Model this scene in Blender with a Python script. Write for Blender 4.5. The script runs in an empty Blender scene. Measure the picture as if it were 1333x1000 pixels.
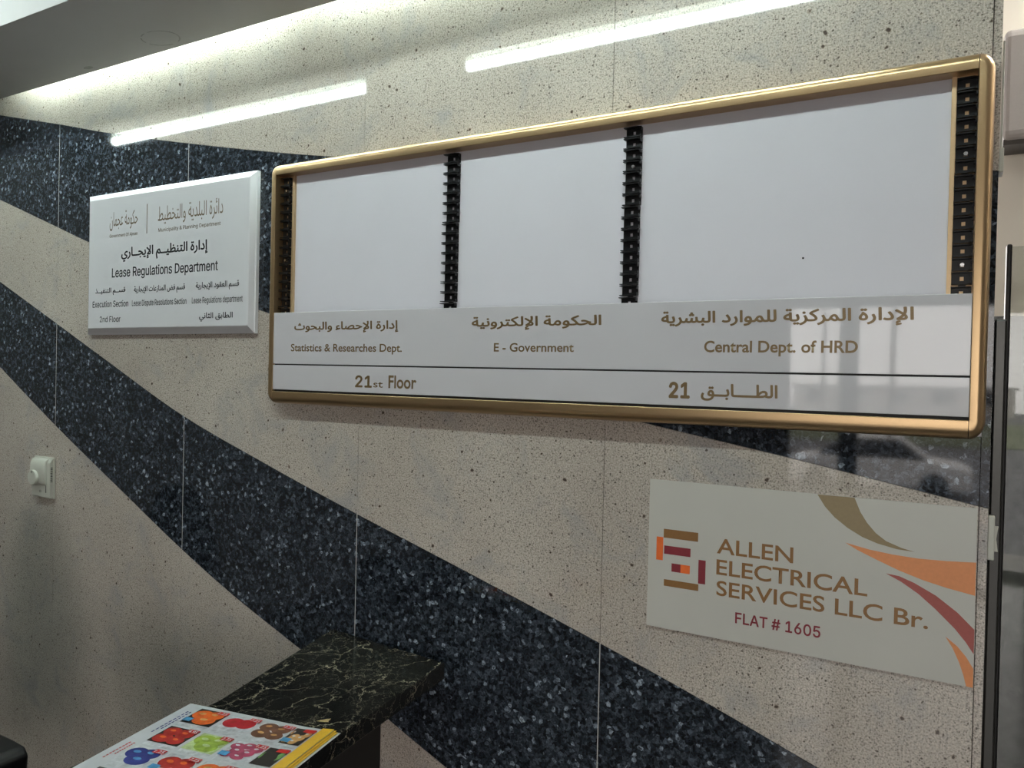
import bpy, bmesh, math, random
from mathutils import Vector, Matrix
from mathutils.geometry import delaunay_2d_cdt
import numpy as np
random.seed(7)
scene = bpy.context.scene
C = scene.collection

# ------------------------------------------------------------------ camera
cam_d = bpy.data.cameras.new('camera'); cam = bpy.data.objects.new('camera', cam_d); C.objects.link(cam)
cam_d.sensor_width = 36.0; cam_d.sensor_fit = 'HORIZONTAL'; cam_d.lens = 36.0 * 1000 / 1333
cam_d.clip_start = 0.02; cam_d.clip_end = 500
YAW, PITCH, ROLL = 0.51705, -0.01225, 0.02248
cy, sy = math.cos(YAW), math.sin(YAW)
f = Vector((-sy, cy, 0)); r = Vector((cy, sy, 0)); u = Vector((0, 0, 1))
f, u = f * math.cos(PITCH) + u * math.sin(PITCH), -f * math.sin(PITCH) + u * math.cos(PITCH)
r, u = r * math.cos(ROLL) + u * math.sin(ROLL), -r * math.sin(ROLL) + u * math.cos(ROLL)
M = Matrix((r, u, -f)).transposed().to_4x4(); M.translation = Vector((0, -1.3476, 1.5))
cam.matrix_world = M
scene.camera = cam
scene.view_settings.view_transform = 'Standard'; scene.view_settings.look = 'None'
scene.view_settings.exposure = 0.0; scene.view_settings.gamma = 1.0
scene.view_settings.use_curve_mapping = False

# ------------------------------------------------------------------ light
SKY = 6.0
TUBE = 50.0        # ceiling tubes
LOBBY_FILL = 40.0      # added fill panel past the wall end
COVE = 120.0        # tubes hidden above the soffit
world = bpy.data.worlds.new('world'); scene.world = world; world.use_nodes = True
wn = world.node_tree; bgn = wn.nodes['Background']
bgn.inputs['Color'].default_value = (1.0, 0.95, 0.91, 1); bgn.inputs['Strength'].default_value = SKY
def portal(name, loc, rot, sx, sz):
    l = bpy.data.lights.new(name, 'AREA'); l.shape = 'RECTANGLE'; l.size = sx; l.size_y = sz
    l.cycles.is_portal = True
    o = bpy.data.objects.new(name, l); C.objects.link(o); o.location = loc; o.rotation_euler = rot
portal('daylight_portal', (0.7, -5.05, 1.06), (math.radians(90), 0, math.pi), 3.8, 2.12)

# ------------------------------------------------------------------ materials
MATS = {}
def mat(name, col, rough=0.5, metal=0.0, spec=0.5, coat=0.0, grain=0.0, gscale=200, bump=0.0, emit=None, es=0):
    if name in MATS: return MATS[name]
    m = bpy.data.materials.new(name); m.use_nodes = True; nt = m.node_tree; b = nt.nodes['Principled BSDF']
    b.inputs['Base Color'].default_value = (*col, 1); b.inputs['Roughness'].default_value = rough
    b.inputs['Metallic'].default_value = metal; b.inputs['Specular IOR Level'].default_value = spec
    b.inputs['Coat Weight'].default_value = coat; b.inputs['Coat Roughness'].default_value = 0.03
    if emit:
        b.inputs['Emission Color'].default_value = (*emit, 1); b.inputs['Emission Strength'].default_value = es
    if grain or bump:
        tc = nt.nodes.new('ShaderNodeTexCoord'); n = nt.nodes.new('ShaderNodeTexNoise')
        n.inputs['Scale'].default_value = gscale; n.inputs['Detail'].default_value = 4
        nt.links.new(tc.outputs['Object'], n.inputs['Vector'])
        if grain:
            r_ = nt.nodes.new('ShaderNodeValToRGB')
            r_.color_ramp.elements[0].position = 0.3; r_.color_ramp.elements[1].position = 0.7
            r_.color_ramp.elements[0].color = (*[c * (1 - grain) for c in col], 1)
            r_.color_ramp.elements[1].color = (*[min(1, c * (1 + grain)) for c in col], 1)
            nt.links.new(n.outputs['Fac'], r_.inputs['Fac']); nt.links.new(r_.outputs['Color'], b.inputs['Base Color'])
        if bump:
            bp = nt.nodes.new('ShaderNodeBump'); bp.inputs['Strength'].default_value = bump; bp.inputs['Distance'].default_value = 0.001
            nt.links.new(n.outputs['Fac'], bp.inputs['Height']); nt.links.new(bp.outputs['Normal'], b.inputs['Normal'])
    MATS[name] = m; return m

class NT:
    def __init__(s, name):
        s.m = bpy.data.materials.new(name); s.m.use_nodes = True; s.t = s.m.node_tree; s.b = s.t.nodes['Principled BSDF']
        s.tc = s.t.nodes.new('ShaderNodeTexCoord').outputs['Object']
    def link(s, a, b): s.t.links.new(a, b)
    def noise(s, scale, detail=3, rough=0.5, vec=None, dist=0):
        n = s.t.nodes.new('ShaderNodeTexNoise'); n.inputs['Scale'].default_value = scale; n.inputs['Detail'].default_value = detail
        n.inputs['Roughness'].default_value = rough; n.inputs['Distortion'].default_value = dist
        s.link(vec or s.tc, n.inputs['Vector']); return n
    def vor(s, scale, feat='F1', vec=None, rnd=1.0):
        n = s.t.nodes.new('ShaderNodeTexVoronoi'); n.feature = feat; n.inputs['Scale'].default_value = scale
        n.inputs['Randomness'].default_value = rnd; s.link(vec or s.tc, n.inputs['Vector']); return n
    def ramp(s, fac, stops, interp='LINEAR'):
        n = s.t.nodes.new('ShaderNodeValToRGB'); cr = n.color_ramp; cr.interpolation = interp
        while len(cr.elements) < len(stops): cr.elements.new(0.5)
        for e, (p, c) in zip(cr.elements, stops):
            e.position = p; e.color = (*c, 1) if len(c) == 3 else c
        s.link(fac, n.inputs['Fac']); return n.outputs['Color']
    def mix(s, fac, a, b, mode='MIX'):
        n = s.t.nodes.new('ShaderNodeMix'); n.data_type = 'RGBA'; n.blend_type = mode
        for v, k in ((fac, 0), (a, 6), (b, 7)):
            if isinstance(v, (int, float)): n.inputs[k].default_value = v
            elif isinstance(v, tuple): n.inputs[k].default_value = (*v, 1)
            else: s.link(v, n.inputs[k])
        return n.outputs[2]
    def math(s, op, a, b=0.0):
        n = s.t.nodes.new('ShaderNodeMath'); n.operation = op
        for v, k in ((a, 0), (b, 1)):
            if isinstance(v, (int, float)): n.inputs[k].default_value = v
            else: s.link(v, n.inputs[k])
        return n.outputs[0]
    def vmath(s, op, a, b):
        n = s.t.nodes.new('ShaderNodeVectorMath'); n.operation = op
        for v, k in ((a, 0), (b, 1)):
            if isinstance(v, tuple): n.inputs[k].default_value = v
            else: s.link(v, n.inputs[k])
        return n.outputs[0]
K = (0, 0, 0); W = (1, 1, 1)

def beige_granite():
    s = NT('beige_granite')
    big = s.noise(2.2, 4, 0.6).outputs['Fac']
    base = s.ramp(big, [(0.3, (0.41, 0.355, 0.31)), (0.55, (0.49, 0.435, 0.382)), (0.75, (0.55, 0.50, 0.44))])
    g = s.noise(330, 3, 0.7).outputs['Fac']
    col = s.mix(1.0, base, s.ramp(g, [(0.32, (0.45, 0.45, 0.45)), (0.5, (0.98, 0.98, 0.98)), (0.68, (1.35, 1.35, 1.35))]), 'MULTIPLY')
    # fine dark flecks, denser in cloudy areas
    vd = s.vor(330).outputs['Distance']
    vc = s.vor(330).outputs['Color']
    sep = s.t.nodes.new('ShaderNodeSeparateColor'); s.link(vc, sep.inputs[0])
    dens = s.noise(5, 3, 0.6).outputs['Fac']
    thr = s.math('MULTIPLY', s.math('GREATER_THAN', s.math('ADD', sep.outputs[0], s.math('MULTIPLY', dens, 0.5)), 1.03), s.math('LESS_THAN', vd, 0.45))
    col = s.mix(s.math('MULTIPLY', thr, 0.68), col, (0.13, 0.115, 0.10))
    # bluish grey clouds
    cl = s.ramp(s.noise(7, 5, 0.7, dist=0.6).outputs['Fac'], [(0.52, K), (0.70, (0.55, 0.55, 0.55))])
    col = s.mix(cl, col, (0.30, 0.30, 0.31))
    # larger dark spots with reddish rim
    wv = s.vmath('ADD', s.tc, s.vmath('MULTIPLY', s.vmath('SUBTRACT', s.noise(60, 2).outputs['Color'], (0.5, 0.5, 0.5)), (0.010, 0.010, 0.010)))
    v2 = s.vor(42, vec=wv); sp = s.t.nodes.new('ShaderNodeSeparateColor'); s.link(v2.outputs['Color'], sp.inputs[0])
    rad = s.math('MULTIPLY', s.math('MAXIMUM', s.math('SUBTRACT', sp.outputs[0], 0.38), 0.0), 0.22)
    spot = s.math('LESS_THAN', v2.outputs['Distance'], rad)
    rim = s.math('LESS_THAN', v2.outputs['Distance'], s.math('MULTIPLY', rad, 1.35))
    col = s.mix(s.math('MULTIPLY', rim, 0.45), col, (0.17, 0.11, 0.07))
    col = s.mix(s.math('MULTIPLY', spot, 0.85), col, (0.045, 0.03, 0.025))
    v3 = s.vor(95, vec=wv); sp3 = s.t.nodes.new('ShaderNodeSeparateColor'); s.link(v3.outputs['Color'], sp3.inputs[0])
    s3 = s.math('MULTIPLY', s.math('GREATER_THAN', sp3.outputs[0], 0.62), s.math('LESS_THAN', v3.outputs['Distance'], 0.17))
    col = s.mix(s.math('MULTIPLY', s3, 0.8), col, (0.06, 0.045, 0.035))
    s.link(col, s.b.inputs['Base Color'])
    s.b.inputs['Roughness'].default_value = 0.035
    s.b.inputs['Specular IOR Level'].default_value = 0.45
    return s.m
def blue_granite():
    s = NT('blue_granite')
    wv = s.vmath('ADD', s.tc, s.vmath('MULTIPLY', s.vmath('SUBTRACT', s.noise(90, 3).outputs['Color'], (0.5, 0.5, 0.5)), (0.012, 0.012, 0.012)))
    v = s.vor(135, vec=wv); sp = s.t.nodes.new('ShaderNodeSeparateColor'); s.link(v.outputs['Color'], sp.inputs[0])
    col = s.ramp(sp.outputs[0], [(0.0, (0.009, 0.011, 0.015)), (0.35, (0.017, 0.021, 0.028)), (0.7, (0.036, 0.043, 0.055)), (0.93, (0.058, 0.07, 0.09)), (0.985, (0.10, 0.12, 0.15)), (1.0, (0.28, 0.32, 0.37))])
    v2 = s.vor(330, vec=wv); sp2 = s.t.nodes.new('ShaderNodeSeparateColor'); s.link(v2.outputs['Color'], sp2.inputs[0])
    col = s.mix(1.0, col, s.ramp(sp2.outputs[1], [(0, (0.35, 0.35, 0.35)), (0.6, (1, 1, 1)), (1.0, (1.5, 1.5, 1.5))]), 'MULTIPLY')
    v4 = s.vor(75, vec=wv); sp4 = s.t.nodes.new('ShaderNodeSeparateColor'); s.link(v4.outputs['Color'], sp4.inputs[0])
    fl = s.math('MULTIPLY', s.math('GREATER_THAN', sp4.outputs[1], 0.93), s.math('LESS_THAN', v4.outputs['Distance'], 0.34))
    col = s.mix(s.math('MULTIPLY', fl, s.math('MULTIPLY', sp2.outputs[0], 0.8)), col, (0.36, 0.42, 0.5))
    s.link(col, s.b.inputs['Base Color'])
    s.b.inputs['Roughness'].default_value = 0.04
    s.b.inputs['Specular IOR Level'].default_value = 0.5
    return s.m
def black_marble():
    s = NT('black_marble')
    d = s.vmath('MULTIPLY', s.vmath('SUBTRACT', s.noise(9, 6, 0.65).outputs['Color'], (0.5, 0.5, 0.5)), (0.14, 0.14, 0.14))
    sc = s.vmath('MULTIPLY', s.vmath('ADD', s.tc, d), (1.0, 0.55, 1.0))
    e1 = s.vor(15, 'DISTANCE_TO_EDGE', vec=sc).outputs['Distance']
    v1 = s.ramp(e1, [(0.0, W), (0.007, (0.45, 0.45, 0.45)), (0.018, K)])
    e2 = s.vor(38, 'DISTANCE_TO_EDGE', vec=s.vmath('ADD', sc, (3.1, 1.7, 0.3))).outputs['Distance']
    v2 = s.ramp(e2, [(0.0, (0.6, 0.6, 0.6)), (0.018, K)])
    msk = s.ramp(s.noise(6, 3, 0.5).outputs['Fac'], [(0.36, K), (0.55, W)])
    msk2 = s.ramp(s.noise(13, 3, 0.5).outputs['Fac'], [(0.4, (0.1, 0.1, 0.1)), (0.6, W)])
    base = s.ramp(s.noise(14, 4).outputs['Fac'], [(0.3, (0.006, 0.006, 0.005)), (0.7, (0.018, 0.016, 0.013))])
    col = s.mix(s.mix(1.0, v1, msk2, 'MULTIPLY'), base, (0.42, 0.37, 0.26))
    col = s.mix(s.mix(1.0, v2, msk, 'MULTIPLY'), col, (0.30, 0.27, 0.2))
    s.link(col, s.b.inputs['Base Color']); s.b.inputs['Roughness'].default_value = 0.16
    s.b.inputs['Specular IOR Level'].default_value = 0.4
    return s.m
BEIGE, BLUE, MARBLE = beige_granite(), blue_granite(), black_marble()
GROUT = mat('pale_grout', (0.50, 0.49, 0.47), 0.6, grain=0.1)
GROUTD = mat('brown_grout', (0.19, 0.165, 0.14), 0.8, grain=0.1)
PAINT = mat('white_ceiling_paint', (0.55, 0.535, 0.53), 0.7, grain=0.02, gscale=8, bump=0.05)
CREAM = mat('cream_paint', (0.80, 0.77, 0.70), 0.35, grain=0.02, gscale=5)
GREYW = mat('grey_wall_paint', (0.20, 0.19, 0.18), 0.7, grain=0.04, gscale=6)
FLOORM = mat('grey_polished_floor', (0.085, 0.08, 0.075), 0.15, grain=0.15, gscale=30)
GOLD = mat('gold_anodised_metal', (0.50, 0.345, 0.19), 0.30, 0.85, grain=0.04, gscale=900)
GOLDP = mat('pale_gold_metal', (0.62, 0.44, 0.26), 0.4, 0.6, grain=0.04, gscale=900)
WPANEL = mat('white_laminate', (0.70, 0.68, 0.735), 0.28, spec=0.4, grain=0.012, gscale=9)
WPLATE = mat('white_gloss_plate', (0.56, 0.54, 0.565), 0.035, spec=0.5, grain=0.012, gscale=9)
WSIGN = mat('white_satin_acrylic', (0.66, 0.655, 0.68), 0.25, spec=0.45, grain=0.012, gscale=9)
BLK = mat('black_plastic', (0.006, 0.006, 0.007), 0.35, spec=0.3, grain=0.3, gscale=120)
BLKM = mat('matt_black', (0.008, 0.008, 0.008), 0.6, grain=0.2)
STEEL = mat('bright_steel', (0.7, 0.7, 0.7), 0.2, 1.0, grain=0.05)
GREYM = mat('dark_bronze_metal', (0.05, 0.05, 0.047), 0.25, 0.7, grain=0.1)
ARAB_GOLD = mat('gold_vinyl', (0.19, 0.125, 0.06), 0.35, 0.3, grain=0.05)
ARAB_LT = ARAB_GOLD
INK = mat('black_ink', (0.012, 0.012, 0.015), 0.4, grain=0.1)
INKG = mat('bronze_ink', (0.13, 0.085, 0.045), 0.4, grain=0.1)
SBOARD = mat('off_white_sign_board', (0.52, 0.505, 0.465), 0.35, spec=0.35, grain=0.015, gscale=12)
BRN = mat('brown_print', (0.24, 0.115, 0.035), 0.4, grain=0.04)
BRNS = mat('khaki_print', (0.26, 0.19, 0.10), 0.4, grain=0.04)
MAR = mat('maroon_print', (0.22, 0.02, 0.032), 0.4, grain=0.04)
MARS = mat('rust_red_print', (0.34, 0.075, 0.062), 0.4, grain=0.04)
ORG = mat('orange_print', (0.78, 0.15, 0.028), 0.4, grain=0.04)
ORGS = mat('apricot_print', (0.68, 0.25, 0.095), 0.4, grain=0.04)
THERM = mat('aged_white_plastic', (0.50, 0.50, 0.44), 0.4, grain=0.02, gscale=40)
TUBEM = mat('lit_tube', (0.9, 0.9, 0.9), 0.4, grain=0.01, emit=(0.85, 1.0, 0.97), es=TUBE)
COVEM = mat('lit_cove_tube', (0.9, 0.9, 0.9), 0.4, grain=0.01, emit=(0.80, 1.0, 0.94), es=COVE)

# ------------------------------------------------------------------ mesh helpers
def box(bm, x0, x1, y0, y1, z0, z1):
    v = [bm.verts.new(p) for p in ((x0,y0,z0),(x1,y0,z0),(x1,y1,z0),(x0,y1,z0),(x0,y0,z1),(x1,y0,z1),(x1,y1,z1),(x0,y1,z1))]
    return [bm.faces.new([v[i] for i in q]) for q in ((3,2,1,0),(4,5,6,7),(0,1,5,4),(1,2,6,5),(2,3,7,6),(3,0,4,7))]
def prism_y(bm, pts, y0, y1):      # polygon in x,z extruded from y0 (front) to y1
    a = [bm.verts.new((x, y0, z)) for x, z in pts]; b = [bm.verts.new((x, y1, z)) for x, z in pts]
    n = len(pts); bm.faces.new(a); bm.faces.new(b[::-1])
    for i in range(n): bm.faces.new((a[i], b[i], b[(i+1) % n], a[(i+1) % n]))
def prism_z(bm, pts, z0, z1):
    a = [bm.verts.new((x, y, z1)) for x, y in pts]; b = [bm.verts.new((x, y, z0)) for x, y in pts]
    n = len(pts); bm.faces.new(a); bm.faces.new(b[::-1])
    for i in range(n): bm.faces.new((a[i], b[i], b[(i+1) % n], a[(i+1) % n]))
def tube(bm, p0, p1, rad, seg=16):
    p0, p1 = Vector(p0), Vector(p1); d = (p1 - p0); q = d.to_track_quat('Z', 'Y').to_matrix()
    rings = []
    for p in (p0, p1):
        rings.append([bm.verts.new(p + q @ Vector((rad*math.cos(2*math.pi*i/seg), rad*math.sin(2*math.pi*i/seg), 0))) for i in range(seg)])
    for i in range(seg): bm.faces.new((rings[0][i], rings[0][(i+1)%seg], rings[1][(i+1)%seg], rings[1][i]))
    bm.faces.new(rings[0][::-1]); bm.faces.new(rings[1])
def obj(name, bm, m, parent=None, smooth=None, bevel=0, segs=2, loc=None):
    bmesh.ops.recalc_face_normals(bm, faces=bm.faces)
    me = bpy.data.meshes.new(name); bm.to_mesh(me); bm.free(); me.materials.append(m)
    o = bpy.data.objects.new(name, me); C.objects.link(o)
    if loc: o.location = loc
    if parent: o.parent = parent
    if bevel:
        b = o.modifiers.new('bevel', 'BEVEL'); b.width = bevel; b.segments = segs; b.limit_method = 'ANGLE'
        b.angle_limit = math.radians(35)
    if smooth:
        for p in me.polygons: p.use_smooth = True
        if smooth != 'all': me.set_sharp_from_angle(angle=math.radians(smooth))
    return o
def B(*a):
    bm = bmesh.new()
    for x in (a if isinstance(a[0], tuple) else [a]): box(bm, *x)
    return bm
def thing(name, label, cat, loc=(0,0,0), group=None):
    o = bpy.data.objects.new(name, None); C.objects.link(o); o.location = loc; o.empty_display_size = 0.1
    o['label'] = label; o['category'] = cat
    if group: o['group'] = group
    return o
def tag(o, label, cat, group=None):
    o['label'] = label; o['category'] = cat
    if group: o['group'] = group
    return o
def struct(name, bm, m, **k):
    o = obj(name, bm, m, **k); o['kind'] = 'structure'; return o

# ------------------------------------------------------------------ room shell
XL, XR, YF, YB, ZC = -3.6, 3.2, -5.0, 2.6, 2.8
struct('floor', B(XL-.2, XR+.2, YF-.2, YB+.2, -.1, 0), FLOORM)
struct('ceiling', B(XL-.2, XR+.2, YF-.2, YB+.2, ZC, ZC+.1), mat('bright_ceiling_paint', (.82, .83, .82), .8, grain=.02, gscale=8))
struct('wall_left', B(XL-.2, XL, YF-.2, YB+.2, 0, ZC), GREYW)
struct('wall_right', B(XR, XR+.2, YF-.2, YB+.2, 0, ZC), GREYW)
# wall behind the viewer with the wide glazed opening to the street
OX0, OX1, OZ = -1.15, 2.6, 2.12
struct('wall_front', B((XL, OX0, YF-.2, YF, 0, ZC), (OX1, XR, YF-.2, YF, 0, ZC), (OX0, OX1, YF-.2, YF, OZ, ZC)), GREYW)
fr = thing('window_1', '', 'x'); del fr['label']; del fr['category']; fr['kind'] = 'structure'
for x in (-1.15, -.735, .55, 1.6, 2.55):
    w_ = 0.135 if abs(x + .735) < .01 else .05
    obj('mullion', B(x, x+w_, YF-.14, YF-.06, 0, OZ), GREYM, fr)
obj('window_frame', B((OX0, OX1, YF-.14, YF-.06, 0, .06), (OX0, OX1, YF-.14, YF-.06, OZ-.05, OZ)), GREYM, fr)

# ------------------------------------------------------------------ granite wall
def crv(pts):
    xs = [p[0] for p in pts]; zs = [p[1] for p in pts]; n = len(xs)
    d = [(zs[i+1]-zs[i])/(xs[i+1]-xs[i]) for i in range(n-1)]
    m_ = [d[0]] + [(d[i-1]+d[i])/2 for i in range(1, n-1)] + [d[-1]]
    def fn(x):
        if x <= xs[0]: return zs[0] + m_[0]*(x-xs[0])
        if x >= xs[-1]: return zs[-1] + m_[-1]*(x-xs[-1])
        i = max(k for k in range(n-1) if xs[k] <= x); h = xs[i+1]-xs[i]; t = (x-xs[i])/h
        return ((2*t**3-3*t*t+1)*zs[i] + (t**3-2*t*t+t)*h*m_[i] + (-2*t**3+3*t*t)*zs[i+1] + (t**3-t*t)*h*m_[i+1])
    return fn
cA = crv([(-2.704,2.306),(-2.365,2.228),(-2.107,2.166),(-1.769,2.094),(-1.291,2.003),(-.6,1.90),(.05,1.82)])
cB = crv([(-2.696,2.031),(-2.368,1.917),(-2.21,1.862),(-1.473,1.641),(-1.0,1.525),(-.513,1.422),(-.202,1.366),(.054,1.316)])
cC = crv([(-2.689,1.764),(-2.361,1.622),(-2.108,1.512),(-1.781,1.373),(-1.449,1.262),(-1.169,1.175),(-.879,1.090),(-.564,0.995),(-.385,.938),(-.171,.864)])
cD = crv([(-2.682,1.487),(-2.365,1.314),(-2.027,1.142),(-1.771,1.014),(-1.578,.927),(-1.35,.838),(-1.081,.735),(-.989,.697),(-.898,.660)])
cZ = lambda x: ZC
c0 = lambda x: 0.0
XJ = [-3.6, -2.969, -2.365, -1.769, -1.165, -.562, .0435]
wall = struct('wall_back', B((XL, .0435, .0035, .12, 0, ZC)), GROUTD)
bands = [(cZ, cA, BEIGE, 'beige'), (cA, cB, BLUE, 'blue'), (cB, cC, BEIGE, 'beige'), (cC, cD, BLUE, 'blue'), (cD, c0, BEIGE, 'beige')]
for k in range(len(XJ)-1):
    for (top, bot, m_, nm) in bands:
        g = .0005 if nm == 'beige' else .0011
        x0, x1 = XJ[k]+g, XJ[k+1]-g
        if k == len(XJ)-2: x1 = XJ[k+1]
        n = 12; xs = [x0+(x1-x0)*i/n for i in range(n+1)]; e = .0005
        bot_ = [(x, bot(x)+(e if bot is not c0 else 0)) for x in xs]
        top_ = [(x, top(x)-(e if top is not cZ else 0)) for x in xs[::-1]]
        pts = bot_ + top_ if top is not cZ else bot_ + [top_[0], top_[-1]]
        bm = bmesh.new(); prism_y(bm, pts, 0, .0035 if nm == 'blue' else .0034)
        o = obj('stone_panel', bm, m_, wall)
        o['label'] = 'speckled beige granite panel' if nm == 'beige' else 'dark blue pearl granite panel'
    # pale metal strip seen in the joints of the blue bands
    if k:
        for a, b in ((cA, cB), (cC, cD)):
            x = XJ[k]
            o = obj('joint_strip', B(x-.0009, x+.0009, .0002, .003, b(x), a(x)), GROUT, wall); o['label'] = 'pale joint strip'
# stone strip that closes the right end of the wall
x0, x1 = .0447, .0560
for (top, bot, m_, nm) in bands:
    bm = bmesh.new(); e = .0005
    prism_y(bm, [(x0, bot(x0)+e), (x1, bot(x1)+e), (x1, top(x1)-e), (x0, top(x0)-e)], .0035, .12)
    o = obj('edge_stone', bm, m_, wall); o['label'] = 'narrow %s granite closing strip' % nm

# ------------------------------------------------------------------ soffit, tubes
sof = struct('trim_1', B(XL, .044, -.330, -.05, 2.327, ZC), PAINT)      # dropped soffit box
bm = bmesh.new()
for a in range(28):
    t0, t1 = 2*math.pi*a/28, 2*math.pi*(a+1)/28
    if a in (5, 6, 13, 17, 20): continue
    rr = [(.059*math.cos(t), .038*math.sin(t)) for t in (t0, t1)]
    w2 = .93
    bm.faces.new([bm.verts.new((-1.747+x, -.105+y, 2.3265)) for x, y in (rr[0], rr[1], (rr[1][0]*w2, rr[1][1]*w2), (rr[0][0]*w2, rr[0][1]*w2))])
o = obj('ring_mark', bm, mat('faint_soot', (0.36, 0.35, 0.34), 0.8, grain=0.3, gscale=60), sof); o['label'] = 'faint soot ring'
bm = bmesh.new(); bm.faces.new([bm.verts.new((-2.101+.019*math.cos(t*math.pi/6), -.074+.008*math.sin(t*math.pi/6), 2.3265)) for t in range(12)])
o = obj('soot_spot', bm, mat('faint_soot', K), sof); o['label'] = 'small dark smudge'
for i, (a, b) in enumerate(((-3.33, -1.842), (-1.415, .085))):
    t = thing('ceiling_tube_light', ['left one of two lit ceiling tube lights mirrored in the granite wall', 'right one of two lit ceiling tube lights mirrored in the granite wall'][i], 'light', ((a+b)/2, -.8, 2.52), 'ceiling tube lights')
    h = (b-a)/2
    bm = bmesh.new(); tube(bm, (-h, 0, 0), (h, 0, 0), .016); obj('lamp_tube', bm, TUBEM, t, smooth=40)
    obj('batten', B(-h-.02, h+.02, -.03, .03, .03, .07), THERM, t)
    for q in (-h-.02, h): obj('tube_holder', B(q, q+.02, -.015, .015, -.02, .03), THERM, t)
    for s_ in (-.5, .5): 
        bm = bmesh.new(); tube(bm, (s_, 0, .07), (s_, 0, ZC-2.52), .004, 8); obj('hanging_rod', bm, STEEL, t)
for i, (a, b) in enumerate(((-2.55, -1.4), (-1.3, -.15))):
    t = thing('cove_tube_light', ['cove tube light hidden above the soffit, left one', 'cove tube light hidden above the soffit, right one'][i], 'light', ((a+b)/2, -.034, 2.45), 'cove tube lights')
    h = (b-a)/2
    bm = bmesh.new(); tube(bm, (-h, 0, 0), (h, 0, 0), .009); obj('lamp_tube', bm, COVEM, t, smooth=40)
    obj('batten', B(-h, h, -.018, .012, .012, .03), THERM, t)

# ------------------------------------------------------------------ text
FORMS = {'ا':(0xFE8D,2),'إ':(0xFE87,2),'أ':(0xFE83,2),'د':(0xFEA9,2),'ر':(0xFEAD,2),'ة':(0xFE93,2),'ل':(0xFEDD,4),'ح':(0xFEA1,4),'ص':(0xFEB9,4),
 'ء':(0xFE80,1),'و':(0xFEED,2),'ب':(0xFE8F,4),'ث':(0xFE99,4),'ك':(0xFED9,4),'م':(0xFEE1,4),'ت':(0xFE95,4),'ن':(0xFEE5,4),'ي':(0xFEF1,4),
 'ذ':(0xFEAB,2),'ز':(0xFEAF,2),'ش':(0xFEB5,4),'ط':(0xFEC1,4),'ق':(0xFED5,4),'ظ':(0xFEC5,4),'ج':(0xFE9D,4),'ع':(0xFEC9,4),'ئ':(0xFE89,4),'خ':(0xFEA5,4),
 'ض':(0xFEBD,4),'ف':(0xFED1,4),'س':(0xFEB1,4)}
def shape(txt):
    out = []; ch = list(txt); i = 0; prev = False      # prev: previous letter can join forward
    while i < len(ch):
        c = ch[i]
        if c == 'ل' and i+1 < len(ch) and ch[i+1] in 'اإأ':
            base = {'ا':0xFEFB, 'إ':0xFEF9, 'أ':0xFEF7}[ch[i+1]]
            out.append(chr(base + (1 if prev else 0))); prev = False; i += 2; continue
        if c == '\u0640': out.append(c); prev = True; i += 1; continue
        if c not in FORMS: out.append(c); prev = False; i += 1; continue
        b, n = FORMS[c]; nxt = i+1 < len(ch) and (ch[i+1] in FORMS and FORMS[ch[i+1]][1] > 1 or ch[i+1] == '\u0640')
        if n == 1: out.append(chr(b)); prev = False
        elif n == 2: out.append(chr(b + (1 if prev else 0))); prev = False
        else:
            k = (3 if nxt else 1) if prev else (2 if nxt else 0)
            out.append(chr(b+k)); prev = bool(nxt)
        i += 1
    return ''.join(out[::-1])
try:
    INTER = bpy.data.fonts.load(bpy.utils.resource_path('LOCAL') + '/datafiles/fonts/Inter.woff2')   # Blender's own interface font
except Exception:
    INTER = None
CAPS = {}
def solid_fill(o):       # letter outlines overlap themselves: fill them by winding number
    cu = o.to_curve(bpy.context.evaluated_depsgraph_get()); loops = []
    for sp in cu.splines:
        pts = []; bp = sp.bezier_points; n = len(bp)
        for i in range(n):
            a, b = bp[i], bp[(i+1) % n]
            st = (a.handle_right-a.co).cross(b.co-a.co).length < 1e-7 and (b.handle_left-b.co).cross(b.co-a.co).length < 1e-7
            k = 1 if st else 5
            for j in range(k):
                t = j/k; p = a.co*(1-t)**3 + a.handle_right*3*t*(1-t)**2 + b.handle_left*3*t*t*(1-t) + b.co*t**3
                if not pts or (pts[-1]-p.xy).length > 1e-5: pts.append(p.xy)
        if len(pts) > 2: loops.append(pts)
    o.to_curve_clear()
    V, E = [], []
    for L in loops:
        b = len(V); V += L; E += [(b+i, b+(i+1) % len(L)) for i in range(len(L))]
    P0 = np.array([V[a] for a, _ in E]); P1 = np.array([V[b] for _, b in E])
    r_ = delaunay_2d_cdt(V, E, [], 0, 1e-6)
    co, faces = r_[0], r_[2]
    ar_ = np.array(co); F = np.array(faces); ctr = ar_[F].mean(axis=1); keep = []
    for q in range(0, len(ctr), 2000):
        c = ctr[q:q+2000, None, :]
        up = (P0[None, :, 1] <= c[..., 1]) & (P1[None, :, 1] > c[..., 1]); dn = (P0[None, :, 1] > c[..., 1]) & (P1[None, :, 1] <= c[..., 1])
        dy = P1[:, 1]-P0[:, 1]; dy = np.where(dy == 0, 1e-12, dy)
        xi = P0[None, :, 0] + (c[..., 1]-P0[None, :, 1])*((P1[:, 0]-P0[:, 0])/dy)[None]
        w = ((up & (xi > c[..., 0])).astype(int) - (dn & (xi > c[..., 0])).astype(int)).sum(axis=1)
        keep += list(w != 0)
    me = bpy.data.meshes.new('t')
    me.from_pydata([(p[0], p[1], 0) for p in co], [], [f_ for f_, k in zip(faces, keep) if k])
    bm = bmesh.new(); bm.from_mesh(me); bmesh.ops.delete(bm, geom=[v for v in bm.verts if not v.link_faces], context='VERTS')
    bm.to_mesh(me); bm.free(); return me
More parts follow.
